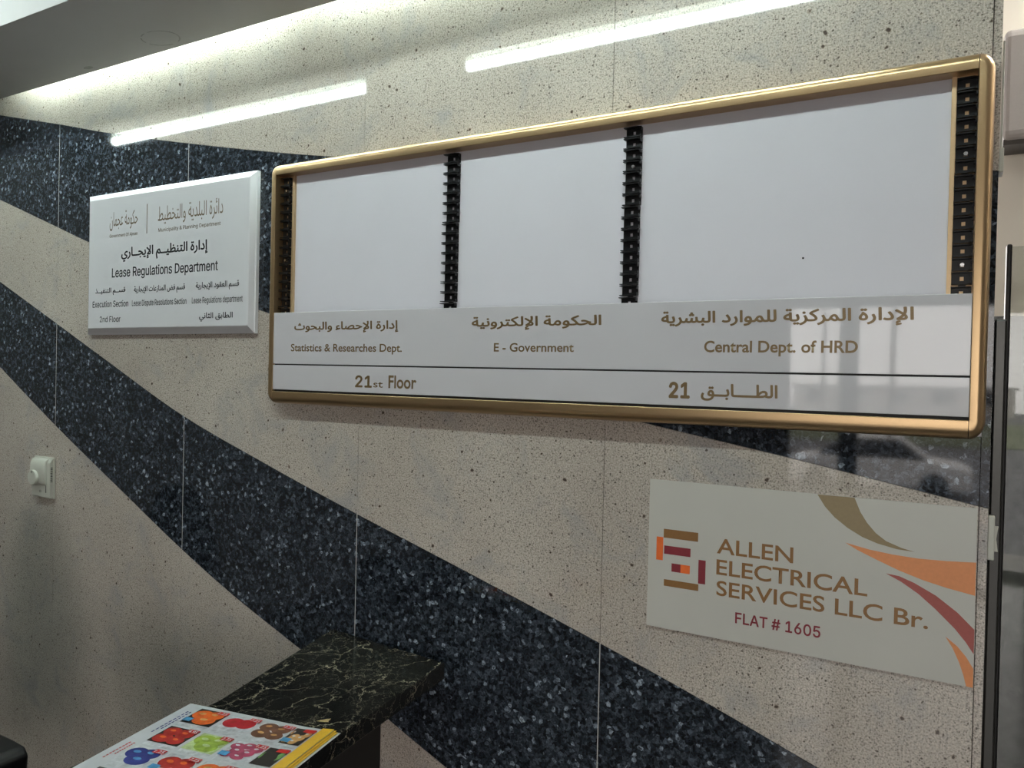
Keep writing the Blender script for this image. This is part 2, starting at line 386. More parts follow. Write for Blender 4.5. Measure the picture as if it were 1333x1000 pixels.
def letter_mesh(s_, bold, sans=False, fill=False):
    c = bpy.data.curves.new('t', 'FONT')
    if sans and INTER: c.font = INTER
    c.body = s_; c.size = 1; c.offset = bold; c.resolution_u = 4
    o = bpy.data.objects.new('t', c); C.objects.link(o)
    bpy.context.view_layer.update()
    me = solid_fill(o) if fill else bpy.data.meshes.new_from_object(o.evaluated_get(bpy.context.evaluated_depsgraph_get()))
    bpy.data.objects.remove(o); bpy.data.curves.remove(c); return me
def thicken(me, b):      # bolder strokes: copies shifted round a small circle
    bm = bmesh.new(); bm.from_mesh(me); base = list(bm.verts) + list(bm.edges) + list(bm.faces)
    for k in range(8):
        g = bmesh.ops.duplicate(bm, geom=base)['geom']
        bmesh.ops.translate(bm, verts=[v for v in g if isinstance(v, bmesh.types.BMVert)], vec=(b*math.cos(k*math.pi/4), b*math.sin(k*math.pi/4), (k+1)*.00002))
    bm.to_mesh(me); bm.free()
def text(s_, x0, x1, z0, z1, y, m, parent, bold=.012, ar=False, name='lettering', cap=None, axis='y', sans=False):
    if ar: s_ = shape(s_)
    me = letter_mesh(s_, 0 if ar or sans else bold, sans, bool(ar or sans))
    if (ar or sans) and bold > 0: thicken(me, bold)
    if cap is None:
        if sans not in CAPS:
            h_ = letter_mesh('H', 0, sans); CAPS[sans] = max(v.co.y for v in h_.vertices)
        cap = CAPS[sans] + bold
    vx = [v.co.x for v in me.vertices]; vy = [v.co.y for v in me.vertices]
    a, b = min(vx), max(vx); sx = (x1-x0)/(b-a)
    if ar: lo, hi = min(vy), max(vy)
    else: lo, hi = 0.0, cap
    sz = (z1-z0)/(hi-lo)
    ox, oy, oz = parent_loc(parent)
    for v in me.vertices:
        px, pz = x0 + (v.co.x-a)*sx, z0 + (v.co.y-lo)*sz
        v.co = (px-ox, y-oy-v.co.z, pz-oz) if axis == 'y' else (px, pz, y+v.co.z)
    me.materials.clear(); me.materials.append(m); me.name = name
    o = bpy.data.objects.new(name, me); C.objects.link(o); o.parent = parent; return o
def parent_loc(o):
    v = Vector((0,0,0))
    while o: v += o.location; o = o.parent
    return v

# ------------------------------------------------------------------ directory board
BX0, BX1, BZ0, BZ1 = -1.4265, .048, 1.419, 1.989
IX0, IX1, IZ0, IZ1 = -1.4055, .0270, 1.4475, 1.9625
PY = -.008; FY = -.036
bl = (-.69, 0, BZ0)
board = thing('directory_board', 'long gold-framed directory board with three blank white fields and black clip columns', 'sign', bl)
def P(x, y, z): return (x-bl[0], y-bl[1], z-bl[2])
def Bb(*boxes):
    return B(*[(a-bl[0], b-bl[0], c, d, e-bl[2], f_-bl[2]) for a, b, c, d, e, f_ in boxes])
prof = [(0, PY), (0, FY+.0008), (.03, FY), (.40, FY-.0008)] + [(.40+.60*math.sin(t), FY-.0008+.020*(1-math.cos(t))) for t in [math.pi/2*i/10 for i in range(1, 11)]] + [(1.0, 0)]
def sweep(bm, stations):
    # stations: list of (origin x, origin z, dir x, dir z): offset o moves along dir
    rows = [[bm.verts.new(P(ox+dx*o, y, oz+dz*o)) for o, y in prof] for ox, oz, dx, dz in stations]
    for a, b in zip(rows, rows[1:]):
        for i in range(len(prof)-1):
            vs = [a[i], a[i+1], b[i+1], b[i]]
            if (vs[0].co-vs[3].co).length < 1e-6:
                vs = [a[i], a[i+1], b[i+1]] if (vs[1].co-vs[2].co).length > 1e-6 else None
            if vs: bm.faces.new(vs)
    for rw in (rows[0], rows[-1]):
        bm.faces.new([rw[0]]+rw[1:]) if rw is rows[0] else bm.faces.new(rw[::-1])
wS, hT, hB = BX1-IX1, BZ1-IZ1, IZ0-BZ0
bm = bmesh.new(); sweep(bm, [(IX0+.0008, IZ1, 0, hT), (IX1-.0008, IZ1, 0, hT)]); obj('top_rail', bm, GOLD, board, smooth=30)
bm = bmesh.new(); sweep(bm, [(IX0+.0008, IZ0, 0, -hB), (IX1-.0008, IZ0, 0, -hB)]); obj('bottom_rail', bm, GOLD, board, smooth=30)
for sgn, X in ((1, IX1), (-1, IX0)):
    st = []
    for i in range(9):
        t = math.pi/2*(1-i/8); st.append((X, IZ1, sgn*wS*math.cos(t), hT*math.sin(t)))
    for i in range(9):
        t = -math.pi/2*i/8; st.append((X, IZ0, sgn*wS*math.cos(t), hB*math.sin(t)))
    bm = bmesh.new(); sweep(bm, st); bmesh.ops.remove_doubles(bm, verts=bm.verts, dist=1e-6)
    obj('side_stile', bm, GOLD, board, smooth=35)
obj('back_panel', Bb((BX0+.004, BX1-.004, PY+.002, -.0005, BZ0+.004, BZ1-.004)), WPANEL, board)
xs = [-1.3655, -.912, -.514, -.0075]
for a, b in zip(xs, xs[1:]):
    o = obj('blank_field', Bb((a+.0002, b-.0002, PY, PY+.0018, 1.60, IZ1)), WPANEL, board)
# gold channels behind the outer clip columns
for a, b, e in ((IX0, -1.3655, 1), (-.0075, IX1, 0)):
    st = (b-.007, b) if e else (a, a+.006)
    oo = obj('clip_channel', Bb((a, b, PY-.002, PY+.0018, 1.60, IZ1)), GOLDP, board)
    obj('channel_edge', Bb((st[0], st[1], PY-.006, PY-.002, 1.60, IZ1)), GOLDP, oo).matrix_parent_inverse.identity()
# clips
def clip_bm(w, h=.0188, tab=.004):
    bm = bmesh.new(); hw = w/2; hh = h/2
    hx, hz = .0026, .0030
    box(bm, -hw, -hx, -.002, 0, -hh, hh); box(bm, hx, hw, -.002, 0, -hh, hh)
    box(bm, -hx, hx, -.002, 0, hz, hh); box(bm, -hx, hx, -.002, 0, -hh, -hz)
    for z, s_ in ((hh, 1), (-hh, -1)):            # lips that run forward, longer on the left
        prism = [(-hw-tab, -.0120), (hw*.55, -.0130), (hw, -.009), (hw, 0), (-hw, 0), (-hw-tab, -.004)]
        prism_z(bm, prism, min(z, z-s_*.0015), max(z, z-s_*.0015))
        box(bm, hw-.002, hw, -.010, 0, min(z, z-s_*.006), max(z, z-s_*.006))
    box(bm, -hw+.002, hw-.002, -.0035, -.002, -.0066, -.0054)
    bmesh.ops.recalc_face_normals(bm, faces=bm.faces); return bm
cols = [(-1.3898, .0270, .0005, 'a'), (-.912, .032, .004, 'b'), (-.5135, .031, .002, 'b'), (.0130, .0270, .0002, 'a')]
ztop, pitch = 1.9585, .0206
for ci, (cx, w, tab, kind) in enumerate(cols):
    bm = clip_bm(w, tab=tab); me = None
    for i in range(16):
        sec = 0 if i < 7 else 1 if i < 15 else 2
        z = ztop - pitch*(i+.5) - sec*.0010
        if me is None:
            o = obj('clip', bm, BLK, board); me = o.data
        else:
            o = bpy.data.objects.new('clip', me); C.objects.link(o); o.parent = board
        yb = PY-.0021 if kind == 'a' else PY-.0002
        o.location = P(cx-.0012*sec*(1 if kind == 'b' else .4), yb, z)
        if (i in (5, 13) and ci == 3) or (i in (1, 9) and ci == 0) or (i == 3 and ci == 2):
            b2 = bmesh.new(); tube(b2, (0, -.0065, 0), (0, -.003, 0), .0030, 10)
            box(b2, -.0026, .0026, -.0069, -.0064, -.0004, .0004)
            s_ = obj('screw', b2, STEEL, o); s_['label'] = 'bright steel screw'
    # connecting backbone seen at the breaks
    zb = ztop - pitch*16
    for k in (7, 15): obj('clip_link', Bb((cx-.005, cx+.005, PY-.004, PY-.0003, ztop-pitch*k-.003, ztop-pitch*k+.002)), BLK, board)
obj('dirt_speck', Bb((-.2160, -.2130, PY-.0008, PY, 1.7015, 1.7045)), BLKM, board)
# name plates
TY = -.034
p1 = obj('name_plate', Bb((IX0+.0004, IX1-.0004, TY, TY+.005, 1.5135, 1.6345)), WPLATE, board, bevel=.0006)
p2 = obj('name_plate', Bb((IX0+.0004, IX1-.0004, TY, TY+.005, 1.4525, 1.5105)), WPLATE, board, bevel=.0006)
obj('plate_backing', Bb((IX0, IX1, TY+.006, TY+.010, IZ0, 1.631)), BLKM, board)
ty = TY-.0003
text('إدارة الإحصاء والبحوث', -1.3373,-1.0305,1.5855,1.6115, ty, ARAB_GOLD, p1, .028, True)
text('Statistics & Researches Dept.', -1.347,-1.020,1.5435,1.5605, ty, ARAB_GOLD, p1, .016)
text('21', -1.1485,-1.1005,1.465,1.4905, ty, ARAB_GOLD, p2, .022, sans=True)
text('st', -1.0965,-1.070,1.4655,1.4805, ty, ARAB_GOLD, p2, .010, cap=.70)
text('Floor', -1.0545,-.9795,1.4655,1.4925, ty, ARAB_GOLD, p2, .022)
text('الحكومة الإلكترونية', -.844,-.560,1.5875,1.6150, ty, ARAB_LT, p1, .028, True)
text('E - Government', -.7903,-.615,1.5455,1.562, ty, ARAB_LT, p1, .018)
text('الإدارة المركزية للموارد البشرية', -.4458,-.0487,1.5885,1.6175, ty, ARAB_LT, p1, .029, True)
text('Central Dept. of HRD', -.368,-.1253,1.5465,1.5655, ty, ARAB_LT, p1, .022)
text('21', -.4288,-.391,1.4665,1.4935, ty, ARAB_LT, p2, .030, sans=True)
text('الطــــابــق', -.3716,-.2443,1.4625,1.4925, ty, ARAB_LT, p2, .029, True)

# ------------------------------------------------------------------ lease department plaque
sl = (-1.84, 0, 1.588)
sign = thing('department_plaque', 'white plaque with slanted edges reading Lease Regulations Department, left of the long board', 'sign', sl)
def loft(bm, rects):      # rects: (x0,x1,z0,z1,y)
    rows = [[bm.verts.new((x-sl[0], y, z-sl[2])) for x, z in ((a,c),(b,c),(b,d),(a,d))] for a, b, c, d, y in rects]
    bm.faces.new(rows[0]); bm.faces.new(rows[-1])
    for p, q in zip(rows, rows[1:]):
        for i in range(4): bm.faces.new((p[i], p[(i+1)%4], q[(i+1)%4], q[i]))
bm = bmesh.new(); loft(bm, [(-2.189,-1.495,1.588,1.990,-.001), (-2.189,-1.495,1.588,1.990,-.010), (-2.186,-1.498,1.591,1.987,-.012), (-2.165,-1.505,1.605,1.9735,-.024), (-2.163,-1.507,1.607,1.9715,-.025)])
pl = obj('plaque_panel', bm, WSIGN, sign)
t = -.0253
for a in (
 ('حكومة عجمان', -2.0685,-1.9425,1.879,1.932, INKG, 0, True),
 ('دائرة البلدية والتخطيط', -1.8565,-1.6005,1.879,1.931, INKG, 0, True),
 ('Government Of Ajman', -2.068,-1.943,1.860,1.869, INKG, .004, False),
 ('Municipality & Planning Department', -1.854,-1.609,1.8615,1.871, INKG, .004, False),
 ('إدارة التنظيــم الإيجــاري', -2.0135,-1.6555,1.789,1.829, INK, .028, True),
 ('Lease Regulations Department', -2.055,-1.616,1.748,1.7735, INK, .012, False),
 ('قسم العقود الإيجارية', -1.699,-1.5375,1.697,1.7205, INK, .019, True),
 ('قسم فض المنازعات الإيجارية', -1.9545,-1.7415,1.696,1.7195, INK, .019, True),
 ('قســم التنفيــذ', -2.131,-1.9925,1.698,1.7195, INK, .019, True),
 ('Execution Section', -2.143,-1.979,1.665,1.6825, INK, .006, False),
 ('Lease Dispute Resolutions Section', -1.962,-1.7345,1.6655,1.681, INK, .006, False),
 ('Lease Regulations department', -1.713,-1.524,1.666,1.6815, INK, .006, False),
 ('2nd Floor', -2.108,-2.013,1.623,1.639, INK, .006, False),
 ('الطابق الثاني', -1.684,-1.5585,1.6185,1.6415, INK, .021, True)):
    text(a[0], a[1], a[2], a[3], a[4], t, a[5], pl, a[6], a[7], sans=not a[7])
obj('divider_line', B(-1.9040-sl[0], -1.9020-sl[0], t-.0002, t+.001, 1.861-sl[2], 1.941-sl[2]), INKG, pl)

# ------------------------------------------------------------------ electrical company sign
al = (-.21, 0, 1.046)
co = thing('company_sign', 'flat off-white company sign board with brown lettering and orange swooshes', 'sign', al)
bm = bmesh.new(); prism_y(bm, [(-.4700-al[0], 1.0475-al[2]), (.0430-al[0], 1.0455-al[2]), (.0420-al[0], 1.3150-al[2]), (-.4695-al[0], 1.3150-al[2])], -.0035, -.0003)
cp = obj('sign_panel', bm, SBOARD, co)
def flat(name, pts, m, lab=None):
    bm = bmesh.new(); bm.faces.new([bm.verts.new((x-al[0], -.0038, z-al[2])) for x, z in pts])
    bmesh.ops.triangulate(bm, faces=bm.faces)
    o = obj(name, bm, m, cp)
    if lab: o['label'] = lab
    return o
def rc(a, b, c, d): return [(a, c), (b, c), (b, d), (a, d)]
flat('logo_bar', rc(-.4415, -.3785, 1.2115, 1.2275), BRN, 'brown logo bar')
flat('logo_bar', rc(-.4545, -.4420, 1.1700, 1.2120), ORG, 'orange logo bar')
flat('logo_bar', rc(-.4400, -.3915, 1.1825, 1.1975), MAR, 'maroon logo bar')
flat('logo_bar', rc(-.4255, -.4090, 1.1520, 1.1670), MAR, 'small maroon logo square')
flat('logo_bar', rc(-.4090, -.3920, 1.1520, 1.1670), ORG, 'small orange logo square')
flat('logo_bar', rc(-.3768, -.3640, 1.1380, 1.1800), MAR, 'maroon logo bar')
flat('logo_bar', rc(-.4390, -.3760, 1.1245, 1.1365), BRN, 'brown logo bar')
flat('swoosh', [(-.183,1.3148),(-.171,1.296),(-.156,1.280),(-.136,1.265),(-.114,1.253),(-.092,1.2455),(-.064,1.240),(-.039,1.239),(-.058,1.243),(-.080,1.251),(-.095,1.262),(-.108,1.277),(-.118,1.293),(-.127,1.3148)], BRNS, 'khaki swoosh')
flat('swoosh', [(-.139,1.241),(-.120,1.231),(-.091,1.219),(-.060,1.207),(-.027,1.197),(.005,1.190),(.0422,1.184),(.0422,1.234),(.004,1.231),(-.034,1.2295),(-.070,1.231),(-.104,1.2345)], ORGS, 'apricot swoosh')
flat('swoosh', [(-.079,1.200),(-.057,1.190),(-.033,1.175),(-.009,1.155),(.017,1.130),(.032,1.112),(.0425,1.096),(.0425,1.133),(.020,1.155),(-.009,1.176),(-.039,1.191),(-.060,1.1985)], MARS, 'rust red swoosh')
flat('swoosh', [(.005,1.116),(.015,1.100),(.024,1.080),(.030,1.062),(.034,1.0458),(.0427,1.0457),(.0427,1.074),(.033,1.090),(.021,1.104)], ORGS, 'apricot swoosh')
text('ALLEN', -.345,-.218,1.1965,1.2225, -.0038, BRN, cp, .013)
text('ELECTRICAL', -.345,-.1045,1.1595,1.1855, -.0038, BRN, cp, .013)
text('SERVICES LLC Br.', -.344,-.0185,1.1230,1.1485, -.0038, BRN, cp, .013)
text('FLAT # 1605', -.3105,-.1725,1.0800,1.0985, -.0038, MAR, cp, .014, sans=True)

# ------------------------------------------------------------------ thermostat
tl = (-2.4075, 0, 1.09)
th = thing('thermostat', 'small aged white room thermostat with round dial on beige granite', 'thermostat', tl)
def Bt(*bs): return B(*[(a-tl[0], b-tl[0], c, d, e-tl[2], g-tl[2]) for a, b, c, d, e, g in bs])
obj('base_plate', Bt((-2.460, -2.357, -.008, -.0003, 1.090, 1.2155)), THERM, th, bevel=.002)
bm = bmesh.new()
pr = [(-.008, 1.092), (-.0165, 1.094), (-.0175, 1.133), (-.0175, 1.137)]
def ext_x(bm, yz, x0, x1):
    a = [bm.verts.new((x0-tl[0], y, z-tl[2])) for y, z in yz]; b = [bm.verts.new((x1-tl[0], y, z-tl[2])) for y, z in yz]
    bm.faces.new(a); bm.faces.new(b[::-1]); n = len(yz)
    for i in range(n): bm.faces.new((a[i], b[i], b[(i+1)%n], a[(i+1)%n]))
ext_x(bm, [(-.008, 1.092), (-.016, 1.094), (-.017, 1.130), (-.017, 1.200), (-.008, 1.213)], -2.456, -2.360)
obj('housing', bm, THERM, th, bevel=.0015)
bm = bmesh.new(); ext_x(bm, [(-.016, 1.131), (-.022, 1.1335), (-.0255, 1.150), (-.026, 1.175), (-.0245, 1.195), (-.020, 1.208), (-.010, 1.2125), (-.010, 1.131)], -2.454, -2.375)
obj('raised_cover', bm, THERM, th, bevel=.003, segs=3, smooth=40)
bm = bmesh.new(); tube(bm, (-2.428-tl[0], -.034, 1.153-tl[2]), (-2.428-tl[0], -.024, 1.153-tl[2]), .0225, 40)
dial = obj('dial', bm, THERM, th, bevel=.002, smooth=40)
obj('dial_pointer', Bt((-2.4288, -2.4272, -.0345, -.0335, 1.166, 1.174)), BLKM, dial)
for i in range(9):
    obj('vent_slot', Bt((-2.3605, -2.3594, -.015, -.009, 1.142+i*.0052, 1.1445+i*.0052)), BLKM, th)
obj('slider_slot', Bt((-2.3810, -2.3785, -.0173, -.0160, 1.108, 1.130)), BLKM, th)
obj('symbol_mark', Bt((-2.4135, -2.4065, -.0170, -.0162, 1.1075, 1.1085), (-2.4135, -2.4065, -.0170, -.0162, 1.1135, 1.1145), (-2.4135, -2.4125, -.0170, -.0162, 1.1075, 1.1145), (-2.4075, -2.4065, -.0170, -.0162, 1.1075, 1.1145)), BLKM, th)

# ------------------------------------------------------------------ marble ledge table
tz = .90
tb = thing('marble_table', 'narrow black veined marble table standing out from the granite wall', 'table', (-1.03, -.4, 0))
def TT(pts): return [(x+1.03, y+.4) for x, y in pts]
bm = bmesh.new(); prism_z(bm, TT([(-1.229,-.003),(-.893,-.033),(-.857,-.40),(-.815,-.82),(-1.11,-.85),(-1.130,-.404)]), tz-.034, tz)
obj('tabletop', bm, MARBLE, tb, bevel=.0015)
obj('pedestal', B(-1.19+1.03, -1.082+1.03, -.70+.4, -.001+.4, 0, tz-.0345), BLKM, tb, bevel=.003)
obj('pedestal_foot', B(-1.20+1.03, -1.00+1.03, -.72+.4, -.001+.4, 0, .03), BLKM, tb)

# ------------------------------------------------------------------ leaflet on the table
import mathutils
mg = thing('supermarket_leaflet', 'folded grocery leaflet with fruit and vegetable pictures on the marble table', 'leaflet', (-1.1535, -.4435, tz))
U = Vector((.285, .051)).normalized(); mg.rotation_euler = (0, 0, math.atan2(U.y, U.x))
PAPER = mat('white_paper', (0.58, 0.60, 0.63), 0.35, grain=0.03, gscale=30)
YEL = mat('yellow_paper', (0.80, 0.47, 0.04), 0.35, grain=0.05)
def pm(name, c): return mat(name, c, 0.3, grain=0.25, gscale=90)
PR = dict(red=pm('tomato_red_print', (0.42,.025,.02)), ora=pm('tomato_orange_print', (.72,.13,.02)), pom=pm('pomegranate_print', (.45,.02,.03)),
  bro=pm('yam_brown_print', (.17,.075,.045)), tan=pm('melon_tan_print', (.62,.33,.12)), grn=pm('leaf_green_print', (.35,.48,.07)), dgr=pm('cabbage_green_print', (.16,.34,.10)),
  pnk=pm('onion_pink_print', (.45,.07,.14)), dk=pm('dark_picture_ground', (.03,.025,.022)), blu=pm('blue_tag_print', (.08,.30,.55)), prc=pm('price_red_print', (.62,.03,.03)),
  nav=pm('navy_print', (.03,.04,.22)), pale=pm('pale_grey_print', (.58,.60,.63)), pgr=pm('pale_green_print', (.50,.62,.30)))
LW, LL = .293, .42
def sheet(bm, x0, x1, y0, y1, z):       # slight lift toward the right edge
    n = 12; top = []; 
    for i in range(n+1):
        x = x0+(x1-x0)*i/n; k = i/n
        dz = z + .004*max(0, (k-.8)/.2)**2
        top.append((bm.verts.new((x, -y0, dz)), bm.verts.new((x, -y1, dz)), bm.verts.new((x, -y0, dz-.0006)), bm.verts.new((x, -y1, dz-.0006))))
    for a, b in zip(top, top[1:]):
        bm.faces.new((a[0], a[1], b[1], b[0])); bm.faces.new((a[2], b[2], b[3], a[3])); bm.faces.new((a[0], b[0], b[2], a[2])); bm.faces.new((a[1], a[3], b[3], b[1]))
    bm.faces.new((top[0][0], top[0][2], top[0][3], top[0][1])); bm.faces.new((top[-1][0], top[-1][1], top[-1][3], top[-1][2]))
for i in range(4):
    bm = bmesh.new(); sheet(bm, .002*(3-i)*.5, LW+.004*(3-i), .002*(i % 2), LL, .0010+.0012*i)
    o = obj('paper_sheet', bm, PAPER if i in (0, 3) else YEL, mg)
    top_sheet = o
def lz(x): return .0050 + .004*max(0, (x/LW-.8)/.2)**2
Z0 = .00012
ph = None
def pic(pts, m, k=1, name='printed_picture', lab=None):
    bm = bmesh.new(); bm.faces.new([bm.verts.new((x, -y, lz(x)+Z0*k)) for x, y in pts]); o = obj(name, bm, m, top_sheet)
    if lab: o['label'] = lab
    return o
def rect(x0, x1, y0, y1): return [(x0,y0),(x0,y1),(x1,y1),(x1,y0)]
def ell(cx, cy, a, b, rot=0, n=18):
    return [(cx+a*math.cos(t)*math.cos(rot)-b*math.sin(t)*math.sin(rot), cy+a*math.cos(t)*math.sin(rot)+b*math.sin(t)*math.cos(rot)) for t in [-2*math.pi*i/n for i in range(n)]]
pic(rect(LW-.022, LW, 0, LL), YEL, 1, 'yellow_border')
HI = {'ora':'tan','pom':'red','bro':'tan','tan':'pale','red':'ora','grn':'pgr','pnk':'pale','dgr':'pgr','nav':'blu'}
SPOTS = {2: [(.32,.45,.27,.26),(.70,.40,.25,.26)], 3: [(.30,.36,.27,.24),(.68,.30,.25,.22),(.58,.68,.30,.24)],
 4: [(.28,.28,.23,.21),(.70,.30,.24,.22),(.30,.72,.25,.22),(.72,.72,.22,.20)],
 7: [(.2,.3,.17,.15),(.5,.2,.18,.15),(.8,.32,.16,.15),(.35,.55,.18,.17),(.68,.58,.18,.17),(.2,.8,.16,.14),(.55,.84,.18,.13)]}
rows = [[('ora','dk',3),('pom','pale',2),('bro','pale',4),('tan','dk',7)],[('red','dk',4),('grn','pgr',3),('pnk','pale',7),('dgr','dk',2)],
        [('nav','pale',3),('red','pale',2),('ora','pale',3),('grn','pgr',4)],[('bro','dk',3),('tan','dk',4),('red','dk',4),('pnk','pale',7)],[('grn','pgr',3),('ora','dk',3),('bro','pale',3),('red','dk',4)]]
x0s = [.034, .101, .168, .230]; ch_ = .062
rnd = random.Random(3)
for j, rw in enumerate(rows):
    for i, (c1, bg, n) in enumerate(rw):
        X0 = x0s[i]; wd = .060 if i < 3 else .038; Y0 = .012 + j*.071; ph_ = ch_*.86
        pic(rect(X0, X0+wd, Y0, Y0+ph_), PR[bg], 1)
        for q, (fx, fy, fa, fb) in enumerate(SPOTS[n]):
            ro = rnd.uniform(-.25, .25)
            pic(ell(X0+wd*fx, Y0+ph_*fy, wd*min(fa*1.15, fx, 1-fx), ph_*min(fb*1.2, fy, 1-fy), ro), PR[c1], 2+q, 'printed_fruit')
            pic(ell(X0+wd*fx-.002, Y0+ph_*fy-.003, wd*fa*.42, ph_*fb*.30, ro, 10), PR[HI[c1]], 2+q+.5, 'printed_highlight')
        pic(rect(X0+.002, X0+wd, Y0+ch_*.88, Y0+ch_+.003), PR['pale'], 1, 'caption_bar')
        px0 = X0+wd-.020; pic(rect(px0, X0+wd+.001, Y0+.001, Y0+.012), PR['prc'], 14, 'price_box')
        text(['1.25','7.25','2.25','1.75','4.95','2.75','1.25','0.75'][(i+j*4) % 8], px0+.002, X0+wd-.001, -(Y0+.0105), -(Y0+.0030), lz(X0)+Z0*16, PAPER, top_sheet, .02, axis='z', name='price_lettering')
        if (i, j) in ((0, 0), (3, 0), (2, 1), (1, 2)): pic(rect(X0, X0+.016, Y0+ch_*.60, Y0+ch_*.80), PR['blu'], 13, 'blue_tag')
# margin lettering runs along the left edge
for k, (a, b, yy, m_) in enumerate(((.03, .115, .020, 'nav'), (.03, .10, .026, 'nav'), (.15, .205, .016, 'prc'), (.15, .19, .024, 'prc'), (.24, .255, .014, 'prc'))):
    for q in range(9):
        s0 = a+(b-a)*q/9; pic(rect(yy-.0012, yy+.0012, s0, s0+(b-a)/9*.7), PR[m_], 1, 'margin_print')
# small dry leaf beside it on the slab
bm = bmesh.new(); pts = [(-.0,0),(.010,.003),(.016,.009),(.024,.008),(.021,.0),(.024,-.006),(.012,-.003)]
a = [bm.verts.new((x, y, .0004+.0012*(i % 2))) for i, (x, y) in enumerate(pts)]; bm.faces.new(a); bmesh.ops.triangulate(bm, faces=bm.faces)
lf = obj('dry_leaf', bm, mat('dry_leaf_tan', (.38,.28,.12), .6, grain=.3), None, loc=(-.925, -.372, tz+.0003)); lf.rotation_euler = (0, 0, .5)
tag(lf, 'tiny dry yellowish leaf scrap lying behind the leaflet on black marble', 'leaf')

# ------------------------------------------------------------------ chair at the left edge
chz = 1.0
chx, chy = -1.280, -.676
chair = thing('black_chair', 'black high-backed chair whose corner shows at the lower left edge of the photo', 'chair', (chx, chy, 0))
CH = .880
bm = bmesh.new()
prism_y(bm, [(-.44,.55),(-.06,.55),(-.005,CH-.05),(.0,CH-.015),(-.012,CH-.002),(-.04,CH),(-.40,CH),(-.44,CH-.02),(-.45,CH-.06)], -.025, .025)
obj('backrest', bm, BLK, chair, bevel=.006, segs=3, smooth=40)
obj('seat', B(-.46, .0, -.48, -.03, .43, .49), BLK, chair, bevel=.02, segs=3)
for x in (-.44, -.03):
    for y in (-.45, -.01):
        bm = bmesh.new(); tube(bm, (x, y, 0), (x, y, .56 if y > -.1 else .44), .013); obj('leg', bm, GREYM, chair, smooth=40)

c2 = thing('shadow_chair', 'black high-backed chair added unseen outside the left edge to throw the soft shadow on the beige granite', 'chair', (-2.26, -.36, 0))  # unseen chair added, its tapered back shaped to throw the wall shadow
bm = bmesh.new(); prism_y(bm, [(-.20,.5),(.20,.5),(.20,.80),(.15,.94),(.09,1.06),(.04,1.10),(-.04,1.10),(-.09,1.06),(-.15,.94),(-.20,.80)], -.03, .03); obj('backrest', bm, BLK, c2, bevel=.01, segs=3, smooth=40)
obj('seat', B(-.22, .22, -.45, -.02, .44, .50), BLK, c2, bevel=.02, segs=3)
bm = bmesh.new(); tube(bm, (0, -.22, .06), (0, -.22, .44), .03); obj('gas_column', bm, GREYM, c2, smooth=40)
for k in range(5):
    a_ = k*2*math.pi/5; bm = bmesh.new(); tube(bm, (0, -.22, .08), (.24*math.cos(a_), -.22+.24*math.sin(a_), .05), .015, 10); l_ = obj('leg', bm, BLK, c2, smooth=40)
    bm = bmesh.new(); tube(bm, (.24*math.cos(a_), -.232+.24*math.sin(a_), .027), (.24*math.cos(a_), -.208+.24*math.sin(a_), .027), .027, 14); obj('castor', bm, BLK, l_)

# ------------------------------------------------------------------ space past the right end of the wall
struct('wall_side', B((.056, 1.6, .76, .86, 1.66, ZC), (1.6, 1.7, .3, 2.6, 0, ZC)), CREAM)
struct('trim_2', B(.056, 1.6, .755, .86, 0, 1.66), mat('dark_green_stone', (0.03, 0.034, 0.03), 0.12, grain=0.4, gscale=25))
pt = thing('added_fill_panel', 'unseen fill light panel added to brighten the space past the right wall end', 'light', (.75, .52, 2.77))  # fill light added under the ceiling to brighten the cream wall
obj('diffuser', B(-.28, .28, -.13, .13, -.01, 0), mat('fill_diffuser', (.9,.9,.9), .5, grain=.01, emit=(1, .95, .86), es=LOBBY_FILL), pt)
obj('frame', B(-.30, .30, -.15, .15, 0, .03), THERM, pt)
# glass leaf
dr = thing('door_1', '', 'x', (.06, .35, 0)); del dr['label']; del dr['category']; dr['kind'] = 'structure'
gm = bpy.data.materials.new('tinted_glass'); gm.use_nodes = True; gb = gm.node_tree.nodes['Principled BSDF']
gb.inputs['Base Color'].default_value = (.75, .78, .76, 1); gb.inputs['Roughness'].default_value = 0.02
gb.inputs['Transmission Weight'].default_value = 1.0; gb.inputs['IOR'].default_value = 1.5
obj('glass_pane', B(.030, .95, 0, .008, 0, 1.758), gm, dr)
obj('black_edge_bar', B(.0265, .0355, -.010, .018, 0, 1.762), BLK, dr, bevel=.003)
obj('floor_channel', B(.027, .95, -.02, .03, 0, .03), GREYM, dr)
tag(obj('bronze_post', B(.0575, .074, .02, .05, 0, 1.60), GREYM, bevel=.003), 'thin dark bronze post at the right end of the granite wall', 'post')
# air curtain above
ac = thing('air_curtain', 'grey-white box unit with dark underside at the top right corner', 'air curtain', (.49, .75, 2.035))
bm = bmesh.new(); bx = [(-.105,.0),(-.11,.02),(-.11,.225),(-.10,.245),(.0,.245),(.0,0)]
a = [bm.verts.new((-.403, y, z)) for y, z in bx]; b = [bm.verts.new((.9, y, z)) for y, z in bx]
bm.faces.new(a); bm.faces.new(b[::-1])
for i in range(6): bm.faces.new((a[i], b[i], b[(i+1)%6], a[(i+1)%6]))
obj('housing', bm, mat('grey_white_plastic', (.40,.38,.375), .4, grain=.02), ac, bevel=.012, segs=3)
obj('outlet_grille', B(-.400, .88, -.100, -.01, -.008, .004), mat('dark_grille', (.06,.055,.05), .6, grain=.1), ac)
